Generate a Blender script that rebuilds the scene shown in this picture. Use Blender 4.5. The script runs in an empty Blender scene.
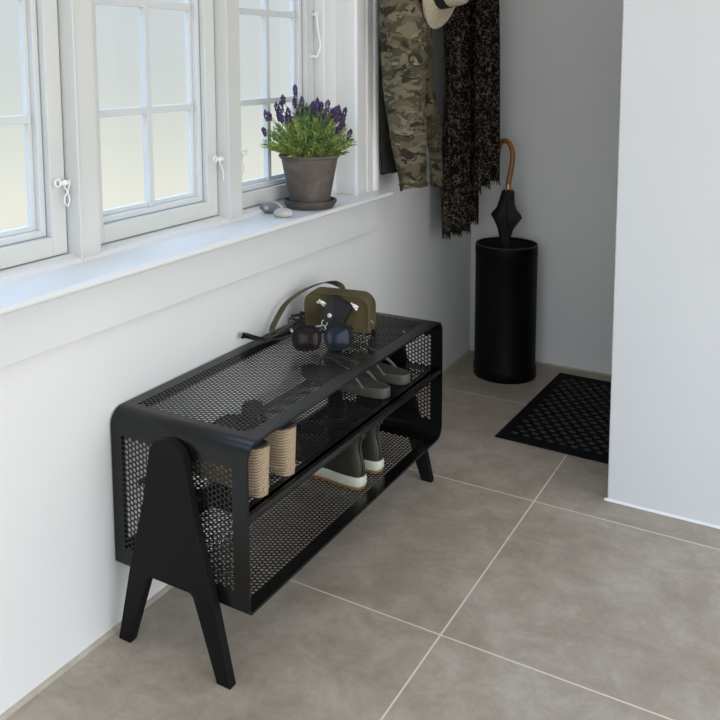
import bpy, math, random
from mathutils import Vector, Matrix, noise as mnoise
random.seed(7)
S = bpy.context.scene
COL = S.collection
PI = math.pi

# ------------------------------------------------------------------ helpers
class MB:
    """collects verts / faces, builds ONE mesh object"""
    def __init__(s): s.v = []; s.f = []; s.m = []
    def add(s, vs, fs, mi=0):
        o = len(s.v); s.v += [tuple(p) for p in vs]
        for f in fs: s.f.append(tuple(i + o for i in f)); s.m.append(mi)
        return s
    def box(s, x0, x1, y0, y1, z0, z1, mi=0):
        vs = [(x, y, z) for x in (x0, x1) for y in (y0, y1) for z in (z0, z1)]
        return s.add(vs, [(0,1,3,2),(4,6,7,5),(0,4,5,1),(2,3,7,6),(0,2,6,4),(1,5,7,3)], mi)
    def rings(s, rs, cap0=True, cap1=True, close=True, mi=0):
        n = len(rs[0]); vs = [p for r in rs for p in r]; fs = []
        for k in range(len(rs) - 1):
            for i in range(n if close else n - 1):
                j = (i + 1) % n
                fs.append((k*n+i, k*n+j, (k+1)*n+j, (k+1)*n+i))
        if cap0: fs.append(tuple(range(n))[::-1])
        if cap1: fs.append(tuple((len(rs)-1)*n + i for i in range(n)))
        return s.add(vs, fs, mi)
    def tube(s, pts, r, n=8, flat=1.0, cap=True, closed=False, mi=0, up=None):
        pts = [Vector(p) for p in pts]; m = len(pts); rs = []
        t0 = (pts[1] - pts[0]).normalized()
        a = Vector(up) if up else (Vector((0,0,1)) if abs(t0.z) < .9 else Vector((1,0,0)))
        for k, p in enumerate(pts):
            if closed: t = (pts[(k+1) % m] - pts[k-1]).normalized()
            elif k == 0: t = t0
            elif k == m-1: t = (pts[-1] - pts[-2]).normalized()
            else: t = (pts[k+1] - pts[k-1]).normalized()
            if up: a = Vector(up)
            a = (a - t * a.dot(t)).normalized(); b = t.cross(a)
            rr = r[k] if isinstance(r, (list, tuple)) else r
            rs.append([p + a*rr*math.cos(2*PI*i/n) + b*rr*flat*math.sin(2*PI*i/n) for i in range(n)])
        if closed: rs.append(rs[0]); cap = False
        return s.rings(rs, cap, cap, mi=mi)
    def lathe(s, prof, n=32, c=(0,0,0), mi=0, cap0=True, cap1=True):
        rs = [[(c[0]+r*math.cos(2*PI*i/n), c[1]+r*math.sin(2*PI*i/n), c[2]+z) for i in range(n)] for r, z in prof]
        return s.rings(rs, cap0, cap1, mi=mi)
    def prism(s, poly, axis, a, b, mi=0):
        """extrude 2D polygon along axis from a to b; poly gives the other two coords in xyz order"""
        def P(p, t):
            l = list(p); l.insert(axis, t); return tuple(l)
        r0 = [P(p, a) for p in poly]; r1 = [P(p, b) for p in poly]
        return s.rings([r0, r1], mi=mi)
    def ball(s, c, r, n=10, m=7, mi=0):
        r = r if isinstance(r, (tuple, list)) else (r, r, r)
        rs = []
        for k in range(m):
            t = PI * (k + .02) / (m - 1 + .04)
            rs.append([(c[0]+r[0]*math.sin(t)*math.cos(2*PI*i/n), c[1]+r[1]*math.sin(t)*math.sin(2*PI*i/n), c[2]-r[2]*math.cos(t)) for i in range(n)])
        return s.rings(rs, mi=mi)
    def build(s, name, mat, parent=None, smooth=False, bevel=0, loc=None, rotz=None, angle=40, seg=2):
        me = bpy.data.meshes.new(name); me.from_pydata(s.v, [], s.f)
        mats = mat if isinstance(mat, (list, tuple)) else [mat]
        for m in mats: me.materials.append(m)
        me.polygons.foreach_set('material_index', s.m)
        me.update()
        import bmesh
        bm = bmesh.new(); bm.from_mesh(me); bmesh.ops.recalc_face_normals(bm, faces=bm.faces); bm.to_mesh(me); bm.free()
        if smooth:
            me.polygons.foreach_set('use_smooth', [True]*len(me.polygons))
            try: me.set_sharp_from_angle(angle=math.radians(angle))
            except Exception: pass
        o = bpy.data.objects.new(name, me); COL.objects.link(o)
        if bevel:
            b = o.modifiers.new('bevel', 'BEVEL'); b.width = bevel; b.segments = seg; b.limit_method = 'ANGLE'; b.angle_limit = math.radians(35)
            b.harden_normals = False
        if parent: o.parent = parent
        if loc: o.location = loc
        if rotz is not None: o.rotation_euler[2] = rotz
        return o

def tag(o, label=None, cat=None, group=None, kind=None):
    if label: o['label'] = label
    if cat: o['category'] = cat
    if group: o['group'] = group
    if kind: o['kind'] = kind
    return o
def thing(name, loc, label, cat, rotz=0, group=None):
    o = bpy.data.objects.new(name, None); COL.objects.link(o); o.empty_display_size = .02
    o.location = loc; o.rotation_euler[2] = rotz
    return tag(o, label, cat, group)
def copy_tree(o, parent=None):
    c = o.copy(); COL.objects.link(c); c.parent = parent
    for ch in list(o.children): copy_tree(ch, c)
    return c

# ------------------------------------------------------------------ materials
def mat(name, col=(.8,.8,.8), rough=.5, metal=0, spec=.5, **kw):
    m = bpy.data.materials.new(name); m.use_nodes = True
    b = m.node_tree.nodes['Principled BSDF']
    b.inputs['Base Color'].default_value = (*col, 1); b.inputs['Roughness'].default_value = rough
    b.inputs['Metallic'].default_value = metal; b.inputs['Specular IOR Level'].default_value = spec
    for k, v in kw.items(): b.inputs[k].default_value = v
    return m
def N(m, t, **kw):
    n = m.node_tree.nodes.new(t)
    for k, v in kw.items(): setattr(n, k, v)
    return n
def L(m, a, b): m.node_tree.links.new(a, b)
def bs(m): return m.node_tree.nodes['Principled BSDF']
def coords(m, scale=(1,1,1), loc=(0,0,0), rot=(0,0,0), kind='Object'):
    tc = N(m, 'ShaderNodeTexCoord'); mp = N(m, 'ShaderNodeMapping')
    mp.inputs['Scale'].default_value = scale; mp.inputs['Location'].default_value = loc; mp.inputs['Rotation'].default_value = rot
    L(m, tc.outputs[kind], mp.inputs['Vector']); return mp.outputs['Vector']
def noise(m, vec, scale, detail=4, rough=.5, dist=0):
    n = N(m, 'ShaderNodeTexNoise'); n.inputs['Scale'].default_value = scale; n.inputs['Detail'].default_value = detail
    n.inputs['Roughness'].default_value = rough; n.inputs['Distortion'].default_value = dist
    L(m, vec, n.inputs['Vector']); return n.outputs['Fac']
def ramp(m, fac, stops, interp='LINEAR'):
    r = N(m, 'ShaderNodeValToRGB'); r.color_ramp.interpolation = interp
    e = r.color_ramp.elements
    while len(e) > 1: e.remove(e[-1])
    e[0].position = stops[0][0]; e[0].color = (*stops[0][1], 1)
    for p, c in stops[1:]:
        x = e.new(p); x.color = (*c, 1)
    L(m, fac, r.inputs['Fac']); return r.outputs['Color']
def mix(m, fac, a, b, mode='MIX'):
    n = N(m, 'ShaderNodeMix', data_type='RGBA', blend_type=mode)
    if isinstance(fac, (int, float)): n.inputs[0].default_value = fac
    else: L(m, fac, n.inputs[0])
    for i, v in ((6, a), (7, b)):
        if isinstance(v, tuple): n.inputs[i].default_value = (*v, 1)
        else: L(m, v, n.inputs[i])
    return n.outputs[2]
def bump(m, h, strength=.3, dist=.002):
    n = N(m, 'ShaderNodeBump'); n.inputs['Strength'].default_value = strength; n.inputs['Distance'].default_value = dist
    L(m, h, n.inputs['Height']); L(m, n.outputs['Normal'], bs(m).inputs['Normal'])

def noisy(name, c0, c1, scale, rough=.5, bstr=0, bscale=None, bdist=.001, sc=(1,1,1), **kw):
    m = mat(name, c0, rough, **kw); v = coords(m, sc)
    L(m, ramp(m, noise(m, v, scale, 5, .6), [(.35, c0), (.65, c1)]), bs(m).inputs['Base Color'])
    if bstr: bump(m, noise(m, v, bscale or scale*4, 6, .6), bstr, bdist)
    return m

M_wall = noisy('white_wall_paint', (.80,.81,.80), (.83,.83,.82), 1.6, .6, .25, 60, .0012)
M_wall2 = noisy('cool_shaded_wall_white', (.66,.675,.685), (.69,.70,.71), 1.6, .6, .25, 60, .0012)  # wall white greyed and cooled: the partition's dimmer, bluish light put into its colour
M_ceil = mat('ceiling_paint', (.85,.85,.84), .8)
M_trim = noisy('white_gloss_trim', (.76,.77,.77), (.79,.795,.79), 3, .28, .06, 30, .001)
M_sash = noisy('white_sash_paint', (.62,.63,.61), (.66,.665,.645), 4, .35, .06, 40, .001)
M_bead = mat('window_lit_bead_white', (.66,.68,.685), .35)  # blue-white of the window light painted into the inner step
M_dark_gap = mat('dark_gap', (.08,.08,.06), .8)
M_caulk = noisy('beige_caulk', (.40,.36,.29), (.50,.46,.38), 30, .8)

M_floor = mat('stone_floor_tile', rough=.5)
v = coords(M_floor)
n1 = noise(M_floor, v, 2.6, 9, .66, .15); n2 = noise(M_floor, v, 9, 9, .74, .35); n3 = noise(M_floor, v, 60, 5, .7)
base = ramp(M_floor, n1, [(.3, (.305,.250,.188)), (.5, (.395,.332,.258)), (.7, (.475,.412,.332))])
base = mix(M_floor, .55, base, ramp(M_floor, n2, [(.38, (.265,.222,.174)), (.5, (.385,.335,.272)), (.62, (.515,.468,.398))]))
base = mix(M_floor, .16, base, ramp(M_floor, n3, [(.3, (.15,.13,.11)), (.7, (.38,.35,.31))]))
br = N(M_floor, 'ShaderNodeTexBrick'); br.offset = 0; br.squash = 1
mp = coords(M_floor, loc=(-.536+.6*3-.0015, -1.457+.6*5-.0015, 0))
L(M_floor, mp, br.inputs['Vector'])
for k, val in (('Scale', 1), ('Mortar Size', .0022), ('Mortar Smooth', .3), ('Bias', 0), ('Brick Width', .6), ('Row Height', .6)): br.inputs[k].default_value = val
br.inputs['Color1'].default_value = (.92,.91,.90,1); br.inputs['Color2'].default_value = (1.08,1.08,1.09,1); br.inputs['Mortar'].default_value = (1,1,1,1)
tilec = mix(M_floor, 1.0, base, br.outputs['Color'], 'MULTIPLY')
L(M_floor, mix(M_floor, br.outputs['Fac'], tilec, (.74,.66,.55)), bs(M_floor).inputs['Base Color'])
L(M_floor, ramp(M_floor, n2, [(.3, (.42,.42,.42)), (.7, (.56,.56,.56))]), bs(M_floor).inputs['Roughness'])
bump(M_floor, n3, .08, .001)

M_black = noisy('black_powder_coat', (.004,.0042,.0047), (.0055,.0058,.0063), 40, .27, .05, 900, .0002, spec=.36)
M_blackwood = noisy('black_painted_board', (.0045,.0045,.0048), (.006,.006,.0064), 20, .6, .08, 200, .0004, spec=.16)
M_stand = noisy('black_enamel', (.002,.002,.0025), (.003,.003,.0035), 8, .5, spec=.12)
M_standin = mat('dark_brown_lining', (.016,.007,.005), .6)
M_rim = mat('worn_dark_rim', (.05,.047,.045), .4)
M_gold = mat('brass', (.75,.52,.22), .3, 1)
M_silver = mat('silver_metal', (.72,.72,.70), .28, 1)
M_umbrella = noisy('black_umbrella_cloth', (.006,.005,.006), (.012,.010,.011), 30, .75)
M_grip = mat('varnished_wood', rough=.32)
v = coords(M_grip, (1,1,.2))
L(M_grip, ramp(M_grip, noise(M_grip, v, 60, 4), [(.3, (.28,.105,.028)), (.7, (.42,.18,.055))]), bs(M_grip).inputs['Base Color'])

M_mat = noisy('black_rubber', (.003,.003,.0035), (.005,.005,.0055), 80, .8, .3, 500, .0006, spec=.12)
M_matdot = noisy('black_rubber_stud', (.018,.018,.021), (.026,.026,.030), 90, .55, spec=.4)

M_jute = mat('braided_jute', rough=.85, spec=.2)
v = coords(M_jute, rot=(.45, 0, 0))
w = N(M_jute, 'ShaderNodeTexWave', wave_type='BANDS', bands_direction='Z'); w.inputs['Scale'].default_value = 62; w.inputs['Distortion'].default_value = 1.6
w.inputs['Detail'].default_value = 2; w.inputs['Detail Scale'].default_value = 1.2
L(M_jute, v, w.inputs['Vector'])
jc = ramp(M_jute, w.outputs['Fac'], [(.0, (.20,.135,.078)), (.4, (.42,.31,.20)), (1, (.58,.45,.31))])
L(M_jute, mix(M_jute, .3, jc, ramp(M_jute, noise(M_jute, v, 160, 4, .7), [(.3, (.24,.17,.10)), (.7, (.62,.50,.36))])), bs(M_jute).inputs['Base Color'])
bump(M_jute, w.outputs['Fac'], .7, .002)
M_blackcloth = noisy('black_canvas', (.008,.008,.009), (.016,.016,.018), 60, .85, .3, 500, .0006)
M_olivefoam = noisy('olive_rubber', (.070,.066,.054), (.088,.084,.070), 40, .6, .2, 300, .0005)
M_strapgloss = mat('grey_rubber_strap', (.20,.195,.18), .18, spec=.8)
M_boot = noisy('dark_olive_rubber', (.019,.018,.012), (.029,.027,.019), 18, .5, .1, 120, .001)
M_elastic = noisy('black_elastic', (.004,.004,.004), (.008,.008,.008), 200, .9)
M_bootwhite = noisy('offwhite_midsole', (.50,.52,.42), (.62,.63,.53), 25, .5)
M_gum = mat('gum_sole', (.30,.155,.06), .5)

M_suede = noisy('olive_suede', (.058,.046,.016), (.110,.086,.034), 14, .85, .25, 700, .0006)
M_leather_olive = noisy('olive_leather', (.055,.044,.018), (.085,.070,.032), 40, .5)
M_leather = noisy('black_leather', (.007,.007,.0075), (.011,.011,.012), 60, .5, .2, 500, .0005)
M_whitem = mat('white_metal', (.80,.78,.74), .35, .4)
M_lens1 = mat('brown_gradient_lens', (.014,.006,.004), .18, spec=.16)
M_lens2 = mat('blue_tinted_lens', (.008,.013,.028), .18, spec=.2)
M_acetate = mat('black_acetate', (.004,.005,.007), .45, spec=.12)

def camo_mat(name, dark=1.0):
    m = mat(name, rough=.9, spec=.15)
    v = coords(m, (1.25,1.25,2.3))
    def blob(scale, off, th, w=.015):
        vv = coords(m, (1.45,1.45,2.6), loc=off)
        return ramp(m, noise(m, vv, scale, 2.5, .55, .7), [(th, (0,0,0)), (th+w, (1,1,1))])
    k = lambda c: tuple(x*dark for x in c)
    c = mix(m, blob(11, (3,1,2), .50), k((.125,.104,.070)), k((.070,.064,.038)))
    c = mix(m, blob(13, (7,3,9), .55), c, k((.165,.145,.092)))
    c = mix(m, blob(15, (2,8,5), .57), c, k((.036,.030,.023)))
    c = mix(m, blob(17, (5,5,1), .63), c, k((.215,.198,.130)))
    L(m, c, bs(m).inputs['Base Color'])
    bump(m, noise(m, v, 30, 5, .6), .4, .004)
    return m
M_camo = camo_mat('camouflage_cotton')
M_lining = noisy('black_green_lining', (.006,.007,.005), (.014,.014,.010), 20, .9)
M_leopard = mat('leopard_scarf', rough=.9, spec=.1)
v = coords(M_leopard, (1,1,1))
vd = N(M_leopard, 'ShaderNodeTexVoronoi', feature='DISTANCE_TO_EDGE'); vd.inputs['Scale'].default_value = 74; vd.inputs['Randomness'].default_value = 1
nz = N(M_leopard, 'ShaderNodeTexNoise'); nz.inputs['Scale'].default_value = 45; L(M_leopard, v, nz.inputs['Vector'])
L(M_leopard, mix(M_leopard, .022, v, nz.outputs['Color'], 'ADD'), vd.inputs['Vector'])
edge = ramp(M_leopard, vd.outputs['Distance'], [(.03, (1,1,1)), (.095, (0,0,0))])
brk = ramp(M_leopard, noise(M_leopard, v, 55, 2), [(.40, (0,0,0)), (.52, (1,1,1))])
mask = mix(M_leopard, 1.0, edge, brk, 'MULTIPLY')
ctr = ramp(M_leopard, vd.outputs['Distance'], [(.25, (.009,.007,.006)), (.45, (.030,.021,.015))])
L(M_leopard, mix(M_leopard, mask, ctr, (.165,.138,.108)), bs(M_leopard).inputs['Base Color'])
M_fringe = mat('scarf_fringe', (.03,.024,.018), .9)

M_straw = mat('pale_straw', rough=.7, spec=.2)
v = coords(M_straw)
L(M_straw, ramp(M_straw, noise(M_straw, v, 120, 4, .7), [(.3, (.42,.36,.25)), (.7, (.60,.54,.41))]), bs(M_straw).inputs['Base Color'])
bump(M_straw, noise(M_straw, v, 260, 3), .4, .001)
M_ribbon = mat('black_ribbon', (.008,.008,.009), .6)

M_clay = mat('weathered_clay', rough=.85, spec=.2)
v = coords(M_clay, (1,1,2.2))
c = ramp(M_clay, noise(M_clay, v, 9, 6, .6, 1.0), [(.3, (.085,.070,.060)), (.5, (.125,.104,.092)), (.72, (.185,.160,.145))])
L(M_clay, c, bs(M_clay).inputs['Base Color']); bump(M_clay, noise(M_clay, v, 90, 5), .3, .001)
M_saucer = noisy('dark_clay', (.050,.040,.035), (.080,.066,.058), 14, .6)
M_soil = noisy('potting_soil', (.015,.010,.007), (.04,.028,.02), 60, .95)
M_leaf = mat('lavender_leaf', rough=.6, spec=.3)
v = coords(M_leaf)
L(M_leaf, ramp(M_leaf, noise(M_leaf, v, 35, 4, .7), [(.3, (.090,.165,.030)), (.5, (.260,.350,.080)), (.68, (.480,.540,.220))]), bs(M_leaf).inputs['Base Color'])
bs(M_leaf).inputs['Transmission Weight'].default_value = 0
M_leafdark = noisy('lavender_leaf_green', (.045,.115,.040), (.130,.230,.085), 30, .6)
M_lav = noisy('lavender_bloom', (.035,.018,.070), (.120,.070,.185), 200, .8)
M_stonegrey = mat('striped_grey_pebble', rough=.6)
v = coords(M_stonegrey, rot=(0,0,.3))
w = N(M_stonegrey, 'ShaderNodeTexWave', wave_type='BANDS', bands_direction='Y'); w.inputs['Scale'].default_value = 20; w.inputs['Distortion'].default_value = 2.5
L(M_stonegrey, v, w.inputs['Vector'])
L(M_stonegrey, ramp(M_stonegrey, w.outputs['Fac'], [(.0, (.16,.165,.165)), (.86, (.21,.215,.21)), (.95, (.50,.50,.48))]), bs(M_stonegrey).inputs['Base Color'])
M_stonepale = noisy('pale_pebble', (.40,.39,.35), (.52,.51,.47), 40, .6)
M_catch = mat('white_catch_paint', (.86,.87,.85), .3)

M_glass = bpy.data.materials.new('window_glass'); M_glass.use_nodes = True
nt = M_glass.node_tree; nt.nodes.clear()
o_ = nt.nodes.new('ShaderNodeOutputMaterial'); tr = nt.nodes.new('ShaderNodeBsdfTransparent'); gl = nt.nodes.new('ShaderNodeBsdfGlossy')
gl.inputs['Roughness'].default_value = .03; lw_ = nt.nodes.new('ShaderNodeLayerWeight'); lw_.inputs['Blend'].default_value = .5
pw_ = nt.nodes.new('ShaderNodeMath'); pw_.operation = 'POWER'; pw_.inputs[1].default_value = 4; nt.links.new(lw_.outputs['Facing'], pw_.inputs[0])
fr = nt.nodes.new('ShaderNodeMath'); fr.operation = 'MULTIPLY_ADD'; fr.inputs[1].default_value = .3; fr.inputs[2].default_value = .02; nt.links.new(pw_.outputs[0], fr.inputs[0])
mx = nt.nodes.new('ShaderNodeMixShader'); tr.inputs['Color'].default_value = (.97,.98,.98,1)
nt.links.new(fr.outputs[0], mx.inputs[0]); nt.links.new(tr.outputs[0], mx.inputs[1]); nt.links.new(gl.outputs[0], mx.inputs[2]); nt.links.new(mx.outputs[0], o_.inputs[0])

# ------------------------------------------------------------------ camera
CAM = dict(f=865.4075, cx=287.3488, cy=164.2387, yaw=32.697, pitch=-6.6204, roll=-.7179)
y_, p_, r_ = (math.radians(CAM[k]) for k in ('yaw', 'pitch', 'roll'))
fw = Vector((-math.sin(y_)*math.cos(p_), math.cos(y_)*math.cos(p_), math.sin(p_)))
rt = Vector((math.cos(y_), math.sin(y_), 0)); up = rt.cross(fw)
rt2 = rt*math.cos(r_) + up*math.sin(r_); up2 = up*math.cos(r_) - rt*math.sin(r_)
cd = bpy.data.cameras.new('camera'); cam = bpy.data.objects.new('camera', cd); COL.objects.link(cam)
mw = Matrix((rt2, up2, -fw)).transposed().to_4x4(); mw.translation = Vector((1.1366, 0, 1.0964)); cam.matrix_world = mw
cd.sensor_width = 36; cd.lens = CAM['f']*36/720; cd.shift_x = (360-CAM['cx'])/720; cd.shift_y = (CAM['cy']-360)/720
cd.clip_start = .02; S.camera = cam

# ------------------------------------------------------------------ room shell
WX = -.012      # room face of the window wall
OX = -.145      # outer face
X1, Y0, Y1, H = 2.9, -1.7, 3.06, 2.4
st = lambda o, label, cat: tag(o, label, cat, kind='structure')
# window opening
OY0, OY1, OZ0, OZ1 = .645, 2.115, .715, 1.95
wl = MB()
wl.box(OX, WX, Y0-.12, Y1+.12, -.02, OZ0); wl.box(OX, WX, Y0-.12, Y1+.12, OZ1, H)
wl.box(OX, WX, Y0-.12, OY0, OZ0, OZ1); wl.box(OX, WX, OY1, Y1+.12, OZ0, OZ1)
st(wl.build('wall_left', M_wall), 'white painted wall under and around the window', 'wall')
st(MB().box(WX, X1, Y1, Y1+.12, -.02, H).build('wall_far', M_wall), 'plain white far wall behind the umbrella stand', 'wall')
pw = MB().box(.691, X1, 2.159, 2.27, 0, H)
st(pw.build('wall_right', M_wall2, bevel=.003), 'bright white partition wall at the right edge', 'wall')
st(MB().box(1.75, 1.87, 2.27, Y1, -.02, H).build('wall_alcove', M_wall), 'white end wall closing the alcove behind the partition', 'wall')
# back wall with a wide glazed opening (the daylight the room gets from behind the viewer)
bw = MB()
BX0, BX1, BZ0, BZ1 = .35, 2.55, .35, 2.2
bw.box(WX, BX0, Y0-.12, Y0, -.02, H); bw.box(BX1, X1, Y0-.12, Y0, -.02, H); bw.box(BX0, BX1, Y0-.12, Y0, -.02, BZ0); bw.box(BX0, BX1, Y0-.12, Y0, BZ1, H)
st(bw.build('wall_back', M_wall), 'white wall behind the viewer with a wide window opening', 'wall')
sw = MB(); SY0, SY1, SZ0, SZ1 = -.55, 1.95, .06, 1.85  # unseen side opening, added and shaped low for the light it lets in
sw.box(X1, X1+.12, Y0-.12, SY0, -.02, H); sw.box(X1, X1+.12, SY1, Y1+.12, -.02, H); sw.box(X1, X1+.12, SY0, SY1, -.02, SZ0); sw.box(X1, X1+.12, SY0, SY1, SZ1, H)
st(sw.build('wall_side', M_wall), 'white wall with an unseen opening added for side light on the side away from the sill', 'wall')
fl = MB().box(OX, X1+.12, Y0-.12, Y1+.12, -.04, 0)
st(fl.build('floor', M_floor), 'grey brown stone tile floor with pale grout lines', 'floor')
st(MB().box(OX, X1+.12, Y0-.12, Y1+.12, H, H+.05).build('ceiling', M_ceil), 'white ceiling', 'ceiling')
ck = MB().prism([(WX, 0), (-.003, 0), (-.007, .004), (WX, .006)], 1, Y0, Y1)
st(ck.build('baseboard_left', M_caulk), 'thin beige sealant bead where window wall meets floor', 'baseboard')
ck = MB(); ck.prism([(Y1, .005), (Y1-.006, 0), (Y1, 0)], 0, 0, 1.75)
st(ck.build('baseboard_far', M_caulk), 'thin beige sealant bead along the far wall', 'baseboard')
ck = MB(); ck.prism([(2.159, .005), (2.154, 0), (2.159, 0)], 0, .685, X1); 
st(ck.build('baseboard_right', M_trim), 'thin pale sealant bead along the partition wall', 'baseboard')

# sill with rounded nose
nose = [(-.060, .730), (.058, .730), (.063, .7285), (.066, .7245), (.066, .7205), (.063, .7165), (.058, .715), (-.060, .715)]
sl = MB().prism(nose, 1, .44, 2.232)
sl.v = [(x, y - (max(0, (x-.03))*.0 if True else 0), z) for x, y, z in sl.v]
st(sl.build('trim_1', M_trim, bevel=.003), 'glossy white window sill board', 'window sill')
st(MB().box(WX, .013, .53, 2.236, .612, .715).build('trim_2', M_trim, bevel=.002), 'flat white apron board below the window sill', 'trim')
# casing with moulded profile
def casing(y0, y1, name, lab):
    s = 1 if y1 > y0 else -1; W = abs(y1-y0)
    prof = [(WX, 0), (.004, 0), (.010, .003), (.010, .020), (.007, .024), (.007, .060), (.010, .066), (.010, .098), (.016, .103), (.018, .110), (.018, .119), (.014, .124), (WX, .124)]
    p = [(x, y0 + s*d*W/.124) for x, d in prof]
    o = MB(); o.rings([[(x, y, .730) for x, y in p], [(x, y, 2.06) for x, y in p]])
    st(o.build(name, M_trim), lab, 'trim')
casing(2.114, 2.236, 'trim_3', 'moulded white casing board on the far side of the window')
casing(.646, .524, 'trim_4', 'moulded white casing board on the near side of the window')
# lining / frame around the sashes
jl = MB()
jl.box(-.055, .004, 2.113, 2.125, .730, 1.95)
jl.box(-.140, -.055, 2.046, 2.125, .728, 1.95)
jl.box(-.0555, -.0525, 2.047, 2.052, .74, 1.93)
st(jl.build('trim_5', M_trim, bevel=.0015), 'white jamb lining on the far side of the window', 'trim')
jl = MB(); jl.box(-.055, .004, .635, .647, .730, 1.95); jl.box(-.140, -.055, .635, .712, .728, 1.95)
st(jl.build('trim_6', M_trim, bevel=.0015), 'white jamb lining on the near side of the window', 'trim')
jl = MB(); jl.box(-.140, .004, .64, 2.12, 1.93, 1.955)
st(jl.build('trim_7', M_trim), 'white head lining above the sashes', 'trim')
# bottom frame rail with a sloped ledge
jl = MB().prism([(-.052, .7295), (-.056, .738), (-.082, .744), (-.140, .744), (-.140, .705), (-.06, .705)], 1, .71, 2.05)
st(jl.build('trim_8', M_trim, bevel=.001), 'white bottom frame ledge behind the sill', 'trim')
def mullion(c, name, lab):
    o = MB(); o.box(-.140, -.055, c-.0275, c+.0275, .730, 1.94)
    o.box(-.0555, -.0515, c-.0275, c-.0215, .730, 1.94)
    st(o.build(name, M_sash, bevel=.0018), lab, 'window mullion')  # darker sash white stands in for shade on the mullion fronts
mullion(1.160, 'trim_9', 'white mullion between the first and second sash')
mullion(1.630, 'trim_10', 'white mullion just left of the lavender pot')

def catch_mesh(y, z, x, s=1, length=.045, loop=True):
    m = MB()
    m.tube([(x-.012, y, z), (x+.004, y, z)], .0045, 8); m.ball((x+.006, y, z), .006)
    ring = [(x+.004, y - s*.016 + .007*math.cos(t), z+.001+.007*math.sin(t)) for t in [2*PI*i/12 for i in range(12)]]
    m.tube(ring, .0018, 6, closed=True)
    m.tube([(x+.004, y-s*.010, z), (x+.004, y+s*.012, z-.001)], .004, 8)
    ring = [(x+.004, y + s*.017 + .0055*math.cos(t), z+.0055*math.sin(t)) for t in [2*PI*i/10 for i in range(10)]]
    m.tube(ring, .0016, 6, closed=True)
    if loop:
        a = [(x+.006, y-s*.004, z-.004), (x+.007, y+s*.004, z-.018), (x+.007, y+s*.008, z-.026), (x+.007, y+s*.008, z-length+.008), (x+.007, y+s*.003, z-length), (x+.007, y-s*.004, z-length+.008), (x+.007, y-s*.003, z-.026), (x+.006, y+s*.006, z-.016), (x+.006, y+s*.011, z-.003)]
    else:
        a = [(x+.006, y-s*.004, z-.004), (x+.007, y+s*.003, z-.018), (x+.007, y+s*.010, z-.032), (x+.007, y+s*.010, z-length)]
    m.tube(a, .0016, 6)
    return m
def sash(n, y0, y1, lab, shut=0):
    """fixed size sash: outer frame, inner bead, muntins, panes"""
    z0, z1 = .746, 1.925; g = .003; y0 += g; y1 -= g
    W = .036
    o = MB()
    def frame(o, y0, y1, z0, z1, w, xa, xb):
        o.box(xa, xb, y0, y0+w, z0, z1); o.box(xa, xb, y1-w, y1, z0, z1)
        o.box(xa, xb, y0+w, y1-w, z0, z0+w); o.box(xa, xb, y0+w, y1-w, z1-w, z1)
    frame(o, y0, y1, z0, z1, W, -.128, -.085)
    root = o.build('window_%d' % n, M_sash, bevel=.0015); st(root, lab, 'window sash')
    b = MB(); frame(b, y0+W, y1-W, z0+W, z1-W, .013, -.126, -.100); frame(b, y0+W+.013, y1-W-.013, z0+W+.013, z1-W-.013, .010, -.124, -.112)
    # muntins
    ym = (y0+y1)/2; zb = [1.002 + .2235*k for k in range(0, 4)]
    b.box(-.1215, -.106, ym-.008, ym+.008, z0+W+.013, z1-W-.013)
    for z in zb: b.box(-.1215, -.1065, y0+W+.02, y1-W-.02, z-.008, z+.008)
    ob = b.build('glazing_bead', M_bead, root, bevel=.0012)
    # dark sealing groove
    gm = MB(); frame(gm, y0+W-.0005, y1-W+.0005, z0+W-.0005, z1-W+.0005, .0022, -.1005, -.0985)
    gm.build('sealing_groove', mat('grey_groove', (.30,.32,.33), .6) if n == 1 else bpy.data.materials['grey_groove'], root)
    ys = [y0+W+.018, ym, y1-W-.018]; zs = [z0+W+.018] + zb + [z1-W-.018]
    for i in range(2):
        for k in range(len(zs)-1):
            MB().box(-.1185, -.1155, ys[i]+.001, ys[i+1]-.001, zs[k]+.001, zs[k+1]-.001).build('pane', M_glass, root)
    return root
w1 = sash(1, .713, 1.1325, 'nearest white sash, cut by the left edge of the picture')
w2 = sash(2, 1.1875, 1.6025, 'middle white sash window with four large panes in view')
w3 = sash(3, 1.6575, 2.046, 'farthest white sash window behind the lavender pot')
for m, w_ in ((catch_mesh(1.118, .882, -.078), w1), (catch_mesh(1.590, .880, -.074, 1, .052, False), w2), (catch_mesh(1.683, .884, -.078, -1, .050), w3)):
    m.build('window_catch', M_catch, w_, smooth=True)
m = MB()
m.tube([(-.070, 2.036, 1.222 + .0), (-.068, 2.036, 1.20), (-.066, 2.040, 1.17), (-.066, 2.047, 1.145), (-.070, 2.043, 1.125), (-.072, 2.038, 1.112)], .0034, 8)
ring = [(-.070, 2.036+.007*math.cos(t), 1.228+.007*math.sin(t)) for t in [2*PI*i/12 for i in range(12)]]; m.tube(ring, .0024, 6, closed=True)
m.tube([(-.086, 2.030, 1.115), (-.070, 2.030, 1.115)], .005, 8)
m.tube([(-.086, 2.036, 1.228), (-.070, 2.036, 1.228)], .004, 8)
m.build('casement_stay', M_catch, w3, smooth=True)
# back window glazing bars (behind the viewer)
b = MB()
for x in (BX0, (BX0+BX1)/2-.02, BX1-.04): b.box(x, x+.04, Y0-.09, Y0-.04, BZ0, BZ1)
for z in (BZ0, BZ1-.04): b.box(BX0, BX1, Y0-.09, Y0-.04, z, z+.04)
w4 = st(b.build('window_4', M_sash), 'wide white framed window behind the viewer', 'window')

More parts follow.
